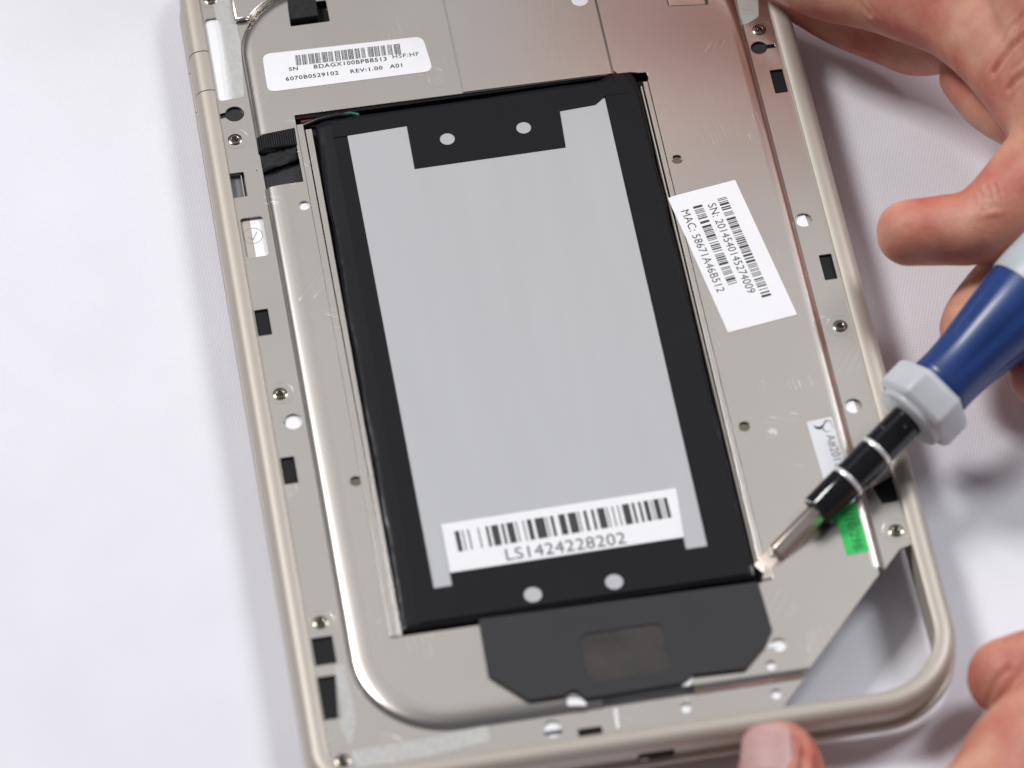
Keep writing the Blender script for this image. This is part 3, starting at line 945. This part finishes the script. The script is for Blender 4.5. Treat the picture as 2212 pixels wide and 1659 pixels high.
lathe('ferrule', [(2.3, 16.6), (3.0, 16.0), (3.35, 16.05), (3.48, 16.4), (3.48, 24.0), (3.35, 24.1), (3.35, 25.0), (3.48, 25.1), (3.48, 28.2), (3.44, 28.25), (3.44, 28.5), (3.48, 28.55), (3.48, 32.2), (3.35, 32.3), (3.35, 33.2), (3.48, 33.3),
                  (3.48, 42.6), (0, 42.7)], 'ferrule', sd, seg=48, smooth=30)
lathe('ring', [(3.2, 24.05), (3.55, 24.1), (3.66, 24.55), (3.55, 25.0), (3.2, 25.05)], 'ring', sd, seg=48)
lathe('ring', [(3.2, 32.25), (3.55, 32.3), (3.66, 32.75), (3.55, 33.2), (3.2, 33.25)], 'ring', sd, seg=48)
for a, z in ((1.2, 36.5), (2.1, 39.5)):
    lathe('ball_dimple', [(0, 0.06), (0.25, 0.02), (0.35, -0.1)], 'ring', sd, (3.45 * math.cos(a), 3.45 * math.sin(a), z), 12)
lathe('collar_disc', [(3.0, 41.6), (6.4, 41.6), (7.0, 41.9), (7.2, 42.4), (7.2, 43.2), (3.0, 43.3)], 'nut', sd, seg=48)
nv, nf = [], []
nr_ = [(8.2, 42.9), (9.0, 43.2), (9.3, 44.0), (9.3, 48.6), (9.0, 49.6), (7.6, 50.3), (5.8, 50.6)]
for r, z in nr_:
    nv += hexring(r, z, 6, 0.42)
for i in range(len(nr_) - 1):
    for k in range(6):
        n = (k + 1) % 6
        nf.append((i * 6 + k, i * 6 + n, i * 6 + 6 + n, i * 6 + 6 + k))
nf += [tuple(range(5, -1, -1)), tuple((len(nr_) - 1) * 6 + k for k in range(6))]
nut = obj('hex_grip', nv, nf, 'nut', sd, 20)
bmod = nut.modifiers.new('bev', 'BEVEL')
bmod.width = 1.9 * S
bmod.segments = 4
flute = lambda a, z: -0.42 * max(0.0, math.cos(6 * a)) ** 2 * min(1.0, max(0.0, (z - 53) / 6.0)) * min(1.0, max(0.0, (76 - z) / 3.0))
lathe('handle', [(5.8, 49.9), (6.55, 50.4), (6.5, 52), (6.45, 54), (6.6, 57), (6.95, 60), (7.5, 64), (8.05, 68), (8.55, 72), (8.8, 75), (8.85, 76.0), (7.6, 76.3), (0, 76.3)],
      'blue', sd, seg=96, wob=flute, smooth=60)
lathe('handle_end', [(7.5, 75.9), (9.0, 76.0), (9.2, 76.6), (9.4, 80), (9.4, 92), (8.6, 100), (7.6, 106), (5.0, 109), (0, 110)], 'end', sd, seg=64, smooth=60)


# ------------------------------------------------------------------ hands
def hand_mesh(name, chains, creases, voxel=0.62, smooth_it=12, grow=0.35):
    bm = bmesh.new()

    def ball(c, r):
        bmesh.ops.create_icosphere(bm, subdivisions=3, radius=r * S, matrix=Matrix.Translation(Vector(c) * S))
    for ch in chains:
        pts = [Vector(p) for p in ch]
        for i in range(len(pts) - 1):
            p0, p1, p2, p3 = pts[max(i - 1, 0)], pts[i], pts[i + 1], pts[min(i + 2, len(pts) - 1)]
            n = max(2, int((p2.xyz - p1.xyz).length / 1.6))
            for k in range(n + 1):
                t = k / n
                q = 0.5 * ((2 * p1) + (p2 - p0) * t + (2 * p0 - 5 * p1 + 4 * p2 - p3) * t * t + (3 * p1 - p0 - 3 * p2 + p3) * t ** 3)
                ball(q.xyz, q.w + grow)
    me = bpy.data.meshes.new(name)
    bm.to_mesh(me)
    bm.free()
    t = bpy.data.objects.new('tmp', me)
    col.objects.link(t)
    r = t.modifiers.new('r', 'REMESH')
    r.mode = 'VOXEL'
    r.voxel_size = voxel * S
    r.use_smooth_shade = True
    s = t.modifiers.new('s', 'SMOOTH')
    s.factor = 0.5
    s.iterations = smooth_it
    dg = bpy.context.evaluated_depsgraph_get()
    out = bpy.data.meshes.new_from_object(t.evaluated_get(dg))
    bpy.data.objects.remove(t)
    bpy.data.meshes.remove(me)
    nvt = len(out.vertices)
    co = np.empty(nvt * 3)
    out.vertices.foreach_get('co', co)
    co = co.reshape(-1, 3) / S
    no = np.empty(nvt * 3)
    out.vertex_normals.foreach_get('vector', no)
    no = no.reshape(-1, 3)
    disp = np.zeros(nvt)
    for pts, w, dep in creases:
        best = np.full(nvt, 1e9)
        for a, b in zip(pts[:-1], pts[1:]):
            a, b = np.array(a, float), np.array(b, float)
            ab = b - a
            u = np.clip(((co - a) @ ab) / (ab @ ab), 0, 1)
            best = np.minimum(best, np.linalg.norm(co - (a + u[:, None] * ab), axis=1))
        disp -= dep * (np.exp(-(best / w) ** 2) - 0.35 * np.exp(-((best - 2.2 * w) / (1.2 * w)) ** 2))
    for i in range(nvt):
        disp[i] += 0.16 * noise.noise(Vector(co[i] * 0.13)) + 0.07 * noise.noise(Vector(co[i] * 0.4))
    co = co + no * disp[:, None]
    out.vertices.foreach_set('co', (co * S).ravel())
    out.update()
    return link(name, out, 'skin', None, 180)


hand_a = hand_mesh('hand', [
    # forefinger reaching along the rim, then the back of the hand
    [(66, 101, 15, 7.0), (78.7, 86.1, 18, 8.7), (90.2, 77.1, 22, 9.4), (99.6, 68.0, 26, 10.2), (104.7, 61.7, 28, 10.5), (110.4, 50.2, 31, 11.5), (115.5, 36.1, 33, 12.5), (120.5, 22.1, 33, 14)],
    # middle finger tucked below it on the cloth
    [(71.5, 96, 9, 6.6), (82.8, 84.3, 8, 7.0), (92.9, 76.2, 8, 7.2), (98.1, 71.0, 9, 6.8), (104, 66, 16, 7)],
    # pad of the folded finger base
    [(104.5, 57.1, 13, 5.2), (108.5, 47.9, 15, 6.5), (116, 36, 22, 8)],
    # thumb
    [(81.8, 12.1, 24, 6.3), (88.5, 10.9, 25, 6.7), (94.7, 9.8, 26, 7.3), (101.6, 11.7, 28, 8.8), (109.9, 15.8, 30, 11), (118.8, 18.9, 33, 14)],
    # two fingers curled round the screwdriver
    [(91.2, -8.6, 12.3, 6.0), (92.0, -4.6, 12.2, 6.6), (97.4, 1.2, 13, 6.9), (107.0, 7.0, 15, 7.5), (118, 13, 22, 9)],
    [(102.7, -18.6, 13.2, 6.6), (108.3, -12.9, 14, 7.0), (116, -5.0, 17, 8), (124, 8, 25, 10)],
    # back of the hand and wrist; unseen forearm shaped to reflect in the plate
    [(104, 66, 30, 10), (106, 82, 40, 15), (100, 104, 58, 18), (90, 124, 80, 20), (80, 150, 106, 23), (68, 195, 150, 26)],
    [(118.8, 20, 33, 14), (124, 50, 42, 18), (118, 86, 54, 19), (100, 116, 72, 20)],
], [
    ([(111.1, 37.3, 50.8), (109.6, 37.6, 49.1), (108.2, 38.1, 46.8), (107.0, 38.7, 44.3), (105.8, 38.7, 41.8), (104.7, 38.2, 40.4), (103.7, 37.5, 38.8)], 0.58, 0.9),
    ([(109.4, 30.7, 46.8), (107.8, 31.4, 44.7), (106.3, 32.5, 41.3), (105.4, 32.0, 39.7)], 0.58, 0.8),
    ([(109.1, 33.9, 47.2), (107.6, 34.4, 44.9), (106.5, 35.0, 42.3)], 0.45, 0.35),
    ([(109.8, 41.6, 50.8), (108.6, 41.2, 48.7), (107.8, 41.9, 47.2), (106.9, 41.9, 44.9), (106.2, 41.8, 42.6)], 0.45, 0.3),
    ([(83.2, 72.8, 27.1), (83.8, 71.4, 26.5), (84.4, 70.2, 25.9), (85.1, 69.0, 25.1), (85.9, 67.9, 24.5)], 0.58, 0.5),
    ([(84.4, 72.0, 27.8), (85.7, 69.1, 27.0), (86.4, 67.9, 26.3), (87.2, 66.6, 25.7)], 0.45, 0.3),
    ([(96.6, 12.1, 35.5), (96.7, 9.4, 35.3), (96.4, 7.6, 34.6)], 0.51, 0.6),
    ([(97.7, 12.1, 36.1), (98.0, 9.4, 35.9), (97.7, 7.2, 34.9)], 0.45, 0.45),
    ([(95.4, 11.5, 34.8), (95.5, 9.4, 34.7), (95.0, 7.6, 34.0)], 0.45, 0.35),
])
tag(hand_a, 'hand reaching along the tablet rim and gripping the blue screwdriver', 'hand')

hand_b = hand_mesh('hand', [
    [(35.0, -92.4, 8.4, 6.8), (34.6, -95.2, 8.8, 7.8), (32.7, -100.5, 9.0, 8.3), (29.2, -108.5, 9.0, 8.6), (24.5, -122, 11, 9.5), (24, -150, 18, 13)],
    [(80.6, -82.0, 8.3, 7.3), (88.3, -82.0, 9.2, 8.0), (101.6, -84.2, 12, 9), (112, -100, 18, 12)],
    [(90.6, -91.5, 13, 8.2), (78.6, -100.6, 14, 9.0), (70.9, -109.6, 14, 9.4), (61.2, -121.0, 15, 11), (50, -150, 20, 15)],
    [(112, -100, 18, 12), (98, -112, 16, 13), (84, -124, 18, 14), (66, -150, 22, 18)],
    [(24, -150, 18, 13), (46, -158, 22, 18), (70, -155, 24, 19), (100, -125, 22, 15)],
], [
    ([(80.1, -84.3, 15.5), (78.7, -85.0, 14.9), (77.2, -85.8, 13.8), (76.6, -86.5, 12.7), (76.0, -87.1, 11.4), (75.6, -87.5, 9.5)], 0.58, 0.3),
    ([(78.4, -97.0, 22.6), (77.2, -98.3, 22.8), (76.3, -99.2, 22.9), (75.4, -100.8, 23.1), (74.1, -102.0, 23.1), (72.9, -103.2, 23.0)], 0.58, 0.35),
    ([(80.3, -78.5, 15.0), (80.9, -80.9, 15.9), (80.9, -83.4, 15.9)], 0.45, 0.4),
    ([(38.4, -92.9, 15.4), (38.7, -95.2, 15.7), (37.9, -97.0, 16.2), (37.4, -98.9, 16.3), (36.5, -100.7, 16.6), (35.9, -102.7, 16.6)], 0.69, 0.8),
    ([(26.4, -95.8, 12.7), (27.2, -94.1, 12.5), (28.0, -92.0, 12.2), (29.0, -91.5, 13.2), (30.5, -90.0, 13.5), (31.6, -89.9, 14.2), (33.2, -89.6, 14.7), (34.5, -90.3, 15.3), (36.2, -90.2, 15.2), (37.9, -92.3, 15.5)], 0.45, 0.3),
])
tag(hand_b, 'hand steadying the open corner of the tablet with thumb and forefinger', 'hand')


# thumb nail: curved plate following the top of the thumb
def nail(name, base, tip, up, r, width_deg, off_deg, parent):
    base, tip, up = Vector(base), Vector(tip), Vector(up).normalized()
    d = (tip - base)
    ln = d.length
    d.normalize()
    up = (up - d * up.dot(d)).normalized()
    side = d.cross(up)
    nu, nv = 16, 14
    vs, fs = [], []
    for i in range(nu):
        u = i / (nu - 1)
        for j in range(nv):
            v = j / (nv - 1) * 2 - 1
            # rounded ends
            uu = u
            edge = 1 - (abs(v) ** 3.0) * (0.22 if u > 0.5 else 0.18)
            uu = 0.5 + (u - 0.5) * edge
            a = math.radians(off_deg + v * width_deg * (1.0 - 0.12 * u))
            droop = -1.6 * max(0.0, uu - 0.55) ** 1.6
            rr = r + droop * 0.9
            p = base + d * (uu * ln) + up * rr * math.cos(a) + side * rr * math.sin(a)
            vs.append(tuple(p))
    for i in range(nu - 1):
        for j in range(nv - 1):
            a = i * nv + j
            fs.append((a, a + 1, a + nv + 1, a + nv))
    o = obj(name, vs, fs, 'nail', parent, 180)
    sm_ = o.modifiers.new('thick', 'SOLIDIFY')
    sm_.thickness = 0.35 * S
    sm_.offset = 0
    return o


nail('thumb_nail', (32.3, -103.8, 9.0), (35.2, -89.6, 8.3), (-0.42, -0.45, 0.80), 8.5, 40, 0, hand_b)
